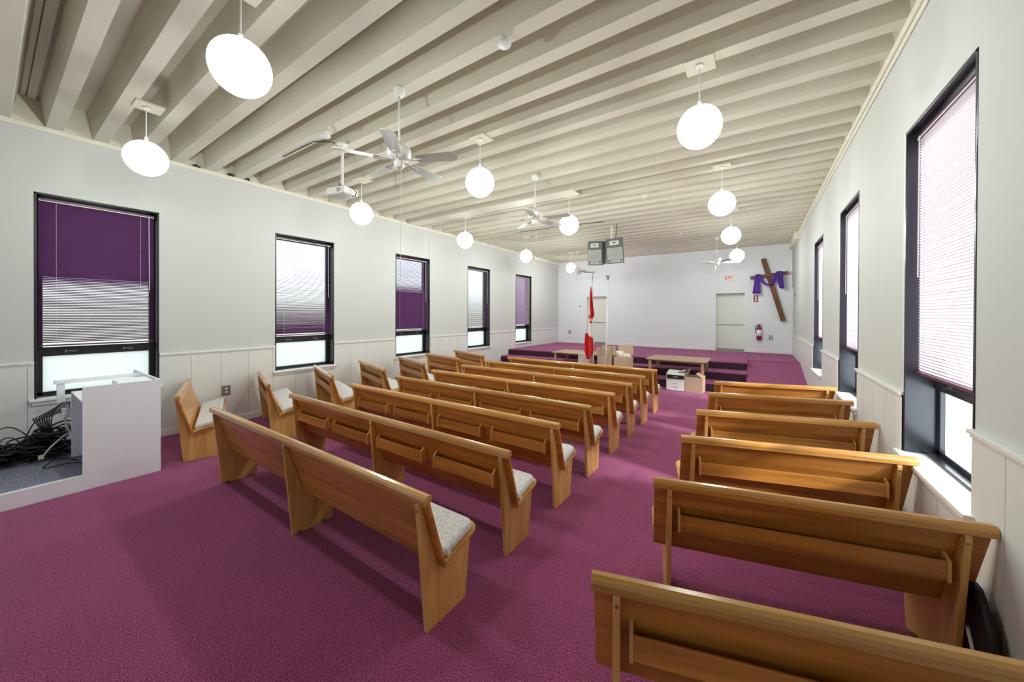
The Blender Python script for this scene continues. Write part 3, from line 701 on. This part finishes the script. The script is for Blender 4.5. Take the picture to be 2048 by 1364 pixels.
# hanging loudspeakers
def make_speaker():
    r = thing('hanging_loudspeaker', 'x', 'loudspeaker')
    m = MB(); w_, h_, d_ = .215, .31, .17
    v = [(-w_, 0, -h_), (w_, 0, -h_), (w_, 0, h_), (-w_, 0, h_), (-w_*.7, 2*d_, -h_*.9), (w_*.7, 2*d_, -h_*.9), (w_*.7, 2*d_, h_*.9), (-w_*.7, 2*d_, h_*.9)]
    m.add(v, [(0, 1, 2, 3), (5, 4, 7, 6), (4, 0, 3, 7), (1, 5, 6, 2), (3, 2, 6, 7), (4, 5, 1, 0)]); m.build('cabinet', 'spk', r, bevel=.012)
    m = MB(); m.box(-.185, .185, -.012, .002, -.285, .085); m.build('grille', 'grille', r, bevel=.006)
    m = MB(); m.box(-.185, .185, -.008, .002, .115, .285); m.build('horn_recess', 'spk', r, bevel=.006)
    hm = MB(); hm.box(-.115, .115, -.02, 0, .145, .255); ho = hm.build('horn', 'horn', r, bevel=.006)
    m = MB(); m.box(-.035, .035, -.024, -.0195, .19, .222); m.build('horn_throat', 'blackgloss', ho)
    m = MB()
    for rr, t in ((.148, .006), (.10, .004), (.045, .01)):
        nn = 36; v = []
        for k in range(nn):
            a = 2*PI*k/nn; v += [(rr*math.cos(a), -.0135, -.09+rr*math.sin(a)), ((rr-t)*math.cos(a), -.0135, -.09+(rr-t)*math.sin(a)), ((rr-t/2)*math.cos(a), -.017, -.09+(rr-t/2)*math.sin(a))]
        f = []
        for k in range(nn):
            k2 = (k+1) % nn; f += [(3*k, 3*k2, 3*k2+2, 3*k+2), (3*k+2, 3*k2+2, 3*k2+1, 3*k+1)]
        m.add(v, f)
    m.build('woofer_ring', 'spk', r)
    for sx in (-1, 1):
        m = MB(); m.tube([(sx*.145, -.011, -.235), (sx*.145, -.018, -.235)], .028, 14); m.build('port', 'spk', r)
    return r
sp = make_speaker()
a_ = place(sp, False, (-3.455, 8.9, 3.435), math.radians(-19), 'left one of the two grey loudspeakers hanging from the ceiling', 'hanging loudspeakers')
a_.rotation_euler = (math.radians(8), math.radians(4), math.radians(-8))
b_ = place(sp, True, (-2.925, 8.87, 3.44), math.radians(16), 'right one of the two grey loudspeakers hanging from the ceiling', 'hanging loudspeakers')
b_.rotation_euler = (math.radians(8), math.radians(-3), math.radians(12))
m = MB(); m.box(-3.12, -3.06, 9.1, 9.16, 3.74, ZC-.002); m.box(-3.45, -2.85, 9.08, 9.18, 3.70, 3.745)
tag(m.build('speaker_bracket', 'cream', None, bevel=.003), 'cream post and bar holding the hanging loudspeakers', 'bracket')
m = MB(); m.tube([(-2.93, 8.95, 3.76), (-2.92, 8.97, 3.95), (-2.93, 9.0, ZC-.004)], .008, 6)
tag(m.build('speaker_cable', 'cable', None), 'short black cable rising from the right loudspeaker to the ceiling', 'cable')

# ------------------------------------------------------------------ stage-front tables
def table(name, x0, x1, yf_, yk, lab, rear_z):
    r = thing(name, lab, 'table', ((x0+x1)/2, yf_, 0), 0, 'tan tables in front of the stage'); h = (x1-x0)/2
    m = MB(); m.box(-h, h, 0, yk-yf_, .69, .72); m.build('table_top', 'laminate', r, bevel=.006)
    for sx in (-1, 1):
        m = MB(); m.box(sx*(h-.10)-.035, sx*(h-.10)+.035, .04, .085, 0, .69); m.build('leg', 'laminate', r, bevel=.003)
        m = MB(); m.box(sx*(h-.10)-.035, sx*(h-.10)+.035, yk-yf_-.1, yk-yf_-.055, rear_z, .69); m.build('leg', 'laminate', r, bevel=.003)
    m = MB(); m.box(-h+.135, h-.135, .45, .47, .60, .69); m.build('apron', 'laminate', r)
    return r
table('communion_table', -2.36, -.95, 9.66, 10.72, 'tan table in front of the stage steps, to the right, printer standing below it', .6 if 0 else .405)
table('folding_table', -5.08, -3.25, 9.62, 10.58, 'tan table in front of the stage steps, to the left, behind the flag and cartons', .405)

# cartons
def carton(x0, x1, y0, y1, z0, z1, lab, mt='card', flaps=(), open_=True, group='cardboard boxes before the stage', rz=0):
    r = thing('cardboard_box', lab, 'box', ((x0+x1)/2, (y0+y1)/2, z0), rz, group); a, b, h = (x1-x0)/2, (y1-y0)/2, z1-z0; t = .006
    m = MB(); m.box(-a, a, -b, -b+t, 0, h); m.box(-a, a, b-t, b, 0, h); m.box(-a, -a+t, -b+t, b-t, 0, h); m.box(a-t, a, -b+t, b-t, 0, h); m.box(-a, a, -b, b, 0, t)
    if not open_: m.box(-a, a, -b, b, h-t, h)
    m.build('carton_body', mt, r)
    for side, ang, ln in flaps:
        an = math.radians(ang); dx, dz = math.cos(an)*ln, math.sin(an)*ln
        m = MB()
        if side == 'L': v = [(-a, -b, h), (-a, b, h), (-a-dx, b, h+dz), (-a-dx, -b, h+dz)]
        if side == 'R': v = [(a, -b, h), (a, b, h), (a+dx, b, h+dz), (a+dx, -b, h+dz)]
        if side == 'B': v = [(-a, b, h), (a, b, h), (a, b+dx, h+dz), (-a, b+dx, h+dz)]
        if side == 'F': v = [(-a, -b, h), (a, -b, h), (a, -b-dx, h+dz), (-a, -b-dx, h+dz)]
        v2 = [(p[0]+(t if side in 'LR' else 0), p[1]+(t if side in 'BF' else 0), p[2]-t*.3) for p in v]
        m.add(v+v2, [(0, 1, 2, 3), (7, 6, 5, 4), (0, 4, 5, 1), (1, 5, 6, 2), (2, 6, 7, 3), (3, 7, 4, 0)]); m.build('flap', mt, r)
    return r
carton(-4.08, -3.71, 9.26, 9.58, 0, .36, 'lower pale carton, under another carton next to the flag', 'cardpale', open_=False)
carton(-4.07, -3.72, 9.27, 9.57, .361, .75, 'upper pale closed carton stacked beside the flag before the left table', 'cardpale', open_=False)
carton(-3.52, -3.13, 9.28, 9.60, 0, .775, 'tall brown carton with raised flap between the two flagpoles', 'card', (('B', 85, .22), ('L', 80, .18)))
carton(-3.06, -2.66, 9.26, 9.60, 0, .745, 'tall brown carton stuffed with white paper, right of the white pole', 'card', (('B', 85, .27), ('R', 55, .10), ('L', 100, .12)))
m = MB(); rnp = random.Random(5)
for cx, cyp, cz, rr in ((-2.95, 9.43, .78, .125), (-2.80, 9.44, .75, .09)):
    pr_ = []
    v = []; nn, mm_ = 16, 10; f = []
    for j in range(mm_+1):
        ph = -PI/2+PI*j/mm_
        for i in range(nn):
            a = 2*PI*i/nn; k_ = rr*(1+.22*math.sin(3*a+cx*9)*math.cos(ph)+rnp.uniform(-.10, .10))
            v.append((cx+k_*math.cos(ph)*math.cos(a)*1.1, cyp+k_*math.cos(ph)*math.sin(a), cz+k_*math.sin(ph)*.9))
    for j in range(mm_):
        for i in range(nn): f.append((j*nn+i, j*nn+(i+1) % nn, (j+1)*nn+(i+1) % nn, (j+1)*nn+i))
    m.add(v, f)
tag(m.build('crumpled_paper', 'paper', None, smooth=True), 'crumpled white packing paper bulging out of the brown carton', 'paper')
m = MB(); m.lathe(sphere_prof(.05, 8), (-2.67, 9.30, .775), 14)
tag(m.build('paper_wad', 'paper', None, smooth=True), 'small wad of white paper on the right rim of the stuffed carton', 'paper')
carton(-1.375, -1.005, 9.42, 9.82, 0, .37, 'open brown carton on the carpet beside the white printer', 'card', (('L', 108, .17), ('R', 150, .17)), rz=math.radians(-3))

# printer
pt = thing('printer', 'white multifunction printer standing on the carpet beside an open carton', 'printer', (-1.60, 9.42, 0), math.radians(3))
m = MB(); m.box(-.205, .205, 0, .38, .012, .30); m.build('body', 'white', pt, bevel=.012)
m = MB(); m.box(-.205, .205, -.0, .38, .305, .40); m.build('scanner', 'white', pt, bevel=.012)
m = MB(); m.box(-.205, .205, .03, .37, .402, .435); m.box(-.18, .06, .08, .34, .435, .475); m.build('document_feeder', 'white', pt, bevel=.010)
m = MB(); m.obox((.12, .16, .475), (.10, 0, .03), (0, .10, 0), (0, 0, .004)); m.build('paper_tray', 'white', pt)
m = MB(); m.obox((0, -.012, .345), (.19, 0, 0), (0, .006, .0), (0, .006, .045)); cpn = m.build('control_panel', 'blackgloss', pt, bevel=.003)
m = MB(); m.box(-.05, .06, -.021, -.016, .33, .365); m.build('display', 'plate', cpn)
for z_ in (.07, .165):
    m = MB(); m.box(-.19, .19, -.006, .002, z_-.055, z_+.03); dr = m.build('paper_drawer', 'white', pt, bevel=.004)
    m = MB(); m.box(-.05, .05, -.009, -.004, z_+.008, z_+.018); m.build('drawer_handle', 'plate', dr)
m = MB(); m.box(-.205, .205, .0, .38, 0, .012); m.build('foot', 'plate', pt)

# flag and poles
fp = thing('flagpole', 'white pole carrying the red and white flag', 'flagpole', (-3.57, 9.1, 0), 0, 'flagpoles before the stage')
m = MB(); m.tube([(.02, 0, .03), (-.03, 0, 2.74)], .017, 10); m.build('pole', 'white', fp, smooth=True)
m = MB(); m.tube([(-.03, 0, 2.74), (-.028, 0, 2.83)], .010, 8); m.lathe([(.012, 0), (.022, .03), (.006, .07), (.02, .09), (.002, .12)], (-.028, 0, 2.82), 12); m.build('finial', 'metal', fp, smooth=True)
m = MB(); m.lathe([(.15, 0), (.15, .015), (.05, .04), (.025, .08)], (.02, 0, 0), 24); m.build('base', 'metal', fp, smooth=True)
f2p = thing('flagpole', 'thicker white bare pole right of the flag', 'flagpole', (-3.21, 9.1, 0), 0, 'flagpoles before the stage')
m = MB(); m.tube([(-.02, 0, .03), (.035, 0, 2.76)], .024, 12); m.build('pole', 'white', f2p, smooth=True)
m = MB(); m.lathe([(.02, 0), (.035, .03), (.03, .06), (.012, .09)], (.036, 0, 2.75), 14); m.tube([(.036, 0, 2.80), (.09, 0, 2.86)], .012, 8); m.tube([(.036, 0, 2.80), (-.02, 0, 2.87)], .012, 8); m.build('finial', 'metal', f2p, smooth=True)
m = MB(); m.lathe([(.15, 0), (.15, .015), (.06, .04), (.03, .08)], (-.02, 0, 0), 24); m.build('base', 'metal', f2p, smooth=True)
def lerp(tab, z):
    for (z0_, a0_), (z1_, a1_) in zip(tab, tab[1:]):
        if z0_ >= z >= z1_: t = (z0_-z)/(z0_-z1_); return a0_+(a1_-a0_)*t
    return tab[-1][1]
left = [(2.60, -3.625), (2.30, -3.665), (2.0, -3.69), (1.45, -3.735), (1.05, -3.77), (.86, -3.765), (.70, -3.71), (.60, -3.70)]
right = [(2.60, -3.61), (2.30, -3.56), (1.86, -3.495), (1.80, -3.50), (1.76, -3.55), (1.35, -3.545), (1.0, -3.535), (.85, -3.54), (.70, -3.62), (.60, -3.64)]
nu, nv = 28, 110; v = []; f = []; mi = []
for j in range(nv+1):
    z = 2.60-(2.60-.66)*j/nv; a, b = lerp(left, z), lerp(right, z)
    for i in range(nu+1):
        u = i/nu; x = a+(b-a)*u; amp = .05*min(1, (2.60-z)/.5+.1)
        v.append((x, 9.06-amp*(.6+math.sin(u*11+z*1.4)), z))
def flagcol(x, z, u):
    if z > 2.36: return 1
    if z > 1.70:
        bx_ = -3.635+.035*(2.36-z)/.66+.03*max(0, (1.86-z)/.2) if z > 1.8 else -3.60+(1.80-z)*.3
        if x > bx_: return 1
    # leaf fragment
    if abs(z-1.79) < .055 and -3.665 < x < -3.60: return 1
    if abs(z-1.64) < .035 and -3.625 < x < -3.595: return 1
    if z < 1.36-(x+3.74)*.75: return 1
    return 0
for j in range(nv):
    for i in range(nu):
        q4 = (j*(nu+1)+i, j*(nu+1)+i+1, (j+1)*(nu+1)+i+1, (j+1)*(nu+1)+i)
        x = sum(v[k][0] for k in q4)/4; z = sum(v[k][2] for k in q4)/4
        f.append(q4); mi.append(flagcol(x, z, i/nu))
m = MB(); m.v = v; m.f = f; m.m = mi
fl = m.build('flag', ['flagwhite', 'flagred'], None, smooth=True); so = fl.modifiers.new('t', 'SOLIDIFY'); so.thickness = .003
tag(fl, 'red and white maple leaf flag hanging in folds from its pole', 'flag')

# ------------------------------------------------------------------ cross with purple cloth
cr = thing('wooden_cross', 'large rough wooden cross hanging tilted on the stage back wall', 'cross', (0, 0, 0))
def beam(name, p, q_, hw, hd, parent):
    p, q_ = Vector(p), Vector(q_); d_ = (q_-p); L_ = d_.length/2; d_.normalize(); n_ = Vector((0, 1, 0)); s_ = d_.cross(n_)
    m = MB(); m.obox((0, 0, 0), s_*hw, n_*hd, d_*L_); o = m.build(name, 'wood_dark', parent, bevel=.012); o.location = (p+q_)/2; return o
beam('upright_beam', (.195, 14.40, 3.70), (.735, 14.40, 1.67), .065, .05, cr)
beam('cross_beam', (-.155, 14.33, 3.085), (.845, 14.33, 3.205), .050, .03, cr)
m = MB(); m.tube([(.20, 14.40, 3.70), (.15, 14.43, 3.95), (.14, 14.45, 4.14)], .006, 6); m.build('hanging_wire', 'white', cr)
def ribbon(paths, depth_amp=.03, mt='purple', parent=None, name='cloth'):
    """paths: list of (xl, xr, z, y) rows"""
    nu = 14; v = []; f = []
    for j, (xl_, xr_, z_, y_) in enumerate(paths):
        for i in range(nu+1):
            u = i/nu; v.append((xl_+(xr_-xl_)*u, y_-depth_amp*(math.sin(u*13+j*.25)*.5+.5), z_ if not isinstance(z_, tuple) else z_[0]+(z_[1]-z_[0])*u))
    for j in range(len(paths)-1):
        for i in range(nu): f.append((j*(nu+1)+i, j*(nu+1)+i+1, (j+1)*(nu+1)+i+1, (j+1)*(nu+1)+i))
    m = MB(); m.add(v, f); o = m.build(name, mt, parent, smooth=True); s2 = o.modifiers.new('t', 'SOLIDIFY'); s2.thickness = .012; return o
cl = thing('purple_cloth', 'purple cloth draped over the arms of the wooden cross', 'cloth', (0, 0, 0))
ribbon([(.00, .12, 3.16, 14.36), (-.01, .125, 3.18, 14.29), (-.02, .12, 3.10, 14.27), (-.04, .115, 2.95, 14.28), (-.06, .12, 2.8, 14.28), (-.08, .13, 2.65, 14.28), (-.09, .145, 2.56, 14.28)], parent=cl, name='left_tail')
m = MB()
path = [(.08, 14.26, 3.15), (.13, 14.25, 3.05), (.18, 14.25, 2.94), (.25, 14.25, 2.86), (.33, 14.26, 2.835), (.40, 14.27, 2.86), (.46, 14.27, 2.93)]
m.tube(path, [.05, .045, .04, .03, .025, .03, .05], 10); m.build('swag', 'purple', cl, smooth=True)
ribbon([(.40, .50, (2.84, 2.90), 14.27), (.42, .56, (2.95, 3.0), 14.26), (.47, .62, (3.06, 3.10), 14.26), (.52, .68, (3.18, 3.20), 14.27), (.55, .70, (3.25, 3.26), 14.33)], parent=cl, name='knot_fold')
ribbon([(.55, .70, 3.25, 14.30), (.575, .71, 3.2, 14.27), (.585, .72, 3.0, 14.28), (.60, .735, 2.85, 14.28), (.62, .75, 2.73, 14.28), (.66, .75, 2.70, 14.28)], parent=cl, name='right_tail')

# exit sign, extinguisher, sign, outlets
ex = thing('exit_sign', 'white wall sign with red EXIT lettering above the right stage door', 'sign', (-.755, YB, 3.135))
m = MB(); m.box(-.165, .165, -.05, 0, -.105, .105); m.build('sign_box', 'exitface', ex, bevel=.006)
tcu = bpy.data.curves.new('exit_text', 'FONT'); tcu.body = 'EXIT'; tcu.size = .185; tcu.align_x = 'CENTER'; tcu.align_y = 'CENTER'; tcu.extrude = .003; tcu.offset = .004
tmp_ = bpy.data.objects.new('tmp', tcu); C.objects.link(tmp_); bpy.context.view_layer.update()
tme = bpy.data.meshes.new_from_object(tmp_.evaluated_get(bpy.context.evaluated_depsgraph_get())); bpy.data.objects.remove(tmp_)
tme.materials.clear(); tme.materials.append(M['red'])
to = bpy.data.objects.new('lettering', tme); C.objects.link(to); to.parent = ex; to.location = (0, -.053, 0); to.rotation_euler = (PI/2, 0, 0); to.scale = (.72, 1, 1)
fe = thing('fire_extinguisher', 'red fire extinguisher with white label hung on the wall below the cross', 'fire extinguisher', (.10, YB-.085, 1.03))
m = MB(); m.lathe([(.06, 0), (.072, .012), (.075, .05), (.075, .36), (.06, .42), (.028, .45), (.024, .47)], (0, 0, 0), 24); m.build('cylinder', 'darkred', fe, smooth=True)
m = MB(); m.lathe([(.0765, .13), (.0765, .33)], (0, 0, 0), 24); m.build('label_band', 'white', fe, smooth=True)
m = MB(); m.box(-.02, .02, -.02, .02, .465, .50); m.obox((.03, 0, .515), (.055, 0, .012), (0, .01, 0), (0, 0, .006)); m.obox((.03, 0, .49), (.05, 0, -.008), (0, .01, 0), (0, 0, .005)); m.build('valve_handle', 'blackgloss', fe)
m = MB(); m.tube([(-.01, 0, .49), (-.07, -.01, .49), (-.10, -.01, .43), (-.10, -.01, .30), (-.085, -.02, .22)], .011, 8); m.build('hose', 'blackgloss', fe, smooth=True)
m = MB(); m.box(-.02, .02, .07, .085, .25, .47); m.build('wall_hook', 'metal', fe)
fs = thing('extinguisher_sign', 'small red sign with white extinguisher arrow under the purple cloth', 'sign', (.005, YB, 2.38))
m = MB(); m.box(-.065, .065, -.004, 0, -.09, .13); m.build('sign_plate', 'darkred', fs)
m = MB(); m.box(-.016, .016, -.0055, -.004, -.02, .08); m.add([(-.04, -.0055, -.02), (.04, -.0055, -.02), (0, -.0055, -.07)], [(0, 2, 1)]); m.box(-.04, .04, -.0055, -.004, .095, .11); m.build('arrow_mark', 'white', fs)
def plate(x, y, z, face, lab, cat='outlet', w_=.055, h_=.075, mt='plate'):
    r = thing('wall_outlet', lab, cat, (x, y, z)); m = MB()
    if face == 'B': m.box(-w_, w_, -.008, 0, -h_, h_)
    else: m.box(0, .02, -w_, w_, -h_, h_)
    r2 = m.build('cover_plate', mt, r, bevel=.002)
    m = MB()
    for dz in (-.028, .028):
        if face == 'B': m.box(-.018, .018, -.011, -.008, dz-.014, dz+.014)
        else: m.box(.02, .023, -.018, .018, dz-.014, dz+.014)
    m.build('socket', 'white' if mt == 'plate' else 'plate', r); return r
plate(.42, YB, 1.11, 'B', 'grey wall outlet right of the fire extinguisher')
plate(-6.765, YB, 1.07, 'B', 'grey wall outlet left of the left stage door')
plate(XL+.012, 2.27, .56, 'L', 'metal wall outlet with a plug, low on the left wainscot behind the first short pew')
m = MB(); m.box(-.05, .05, -.02, 0, -.05, .05); o = m.build('thermostat', 'white', None, bevel=.01); o.location = (-6.30, YB, 2.02); tag(o, 'white box on the back wall beside the left stage door', 'thermostat')
m = MB(); m.lathe([(.035, -.01), (.04, 0)], (0, 0, 0), 16); o = m.build('round_dial', 'plate', None); o.rotation_euler = (PI/2, 0, 0); o.location = (-6.29, YB-.002, 2.2); tag(o, 'small round grey dial just above the white thermostat box', 'dial')
# conduits
m = MB(); m.tube([(.955, YB-.02, 3.95), (.955, YB-.02, 2.74)], .016, 8); tag(m.build('wall_conduit', 'trim', None), 'thin white conduit running down the corner beside the cross', 'conduit')
m = MB(); m.tube([(XL+.014, 6.80, 4.08), (XL+.014, 6.82, 1.25), (XL+.045, 6.83, 1.23), (XL+.045, 6.83, .12)], .010, 8); tag(m.build('wall_conduit', 'trim', None), 'thin white conduit down the left wall beside the middle window', 'conduit')
m = MB(); m.box(-.03, 0, -.03, .03, -.06, .06); o = m.build('wall_box', 'plate', None, bevel=.005); o.location = (XR, 13.6, 2.45); tag(o, 'little grey box on the right wall near the stage corner', 'box')

# dark rounded object of unknown kind by the right wall
m = MB(); nn = 20; prof = []
v = []; f = []
for j in range(13):
    t = j/12; z = .005+.49*t; hw = .20*(1-.75*(max(0, t-.5)/.5)**2); dp = .030*(1-.4*t*t)
    for i in range(nn):
        a = 2*PI*i/nn; cx_, sx_ = math.cos(a), math.sin(a)
        v.append((dp*math.copysign(abs(cx_)**.6, cx_)*(1+.05*math.sin(7*z*9+i)), hw*math.copysign(abs(sx_)**.6, sx_), z))
for j in range(12):
    for i in range(nn): f.append((j*nn+i, j*nn+(i+1) % nn, (j+1)*nn+(i+1) % nn, (j+1)*nn+i))
f.append(tuple(range(nn))[::-1]); f.append(tuple(range(12*nn, 13*nn))); m.add(v, f)
o = m.build('dark_object', 'item', None, smooth=True); o.location = (XR-.062, 2.80, 0); tag(o, 'dark rounded object wedged between the right wall and the second pew', 'item')
m = MB(); m.tube([(XR-.10, 2.76, .30), (XR-.10, 2.70, .22), (XR-.105, 2.62, .10), (XR-.11, 2.56, .01)], .008, 8)
tag(m.build('extension_lead', 'whitecable', None, smooth=True), 'pale lead slanting down beside the dark object at the right wall', 'cord')
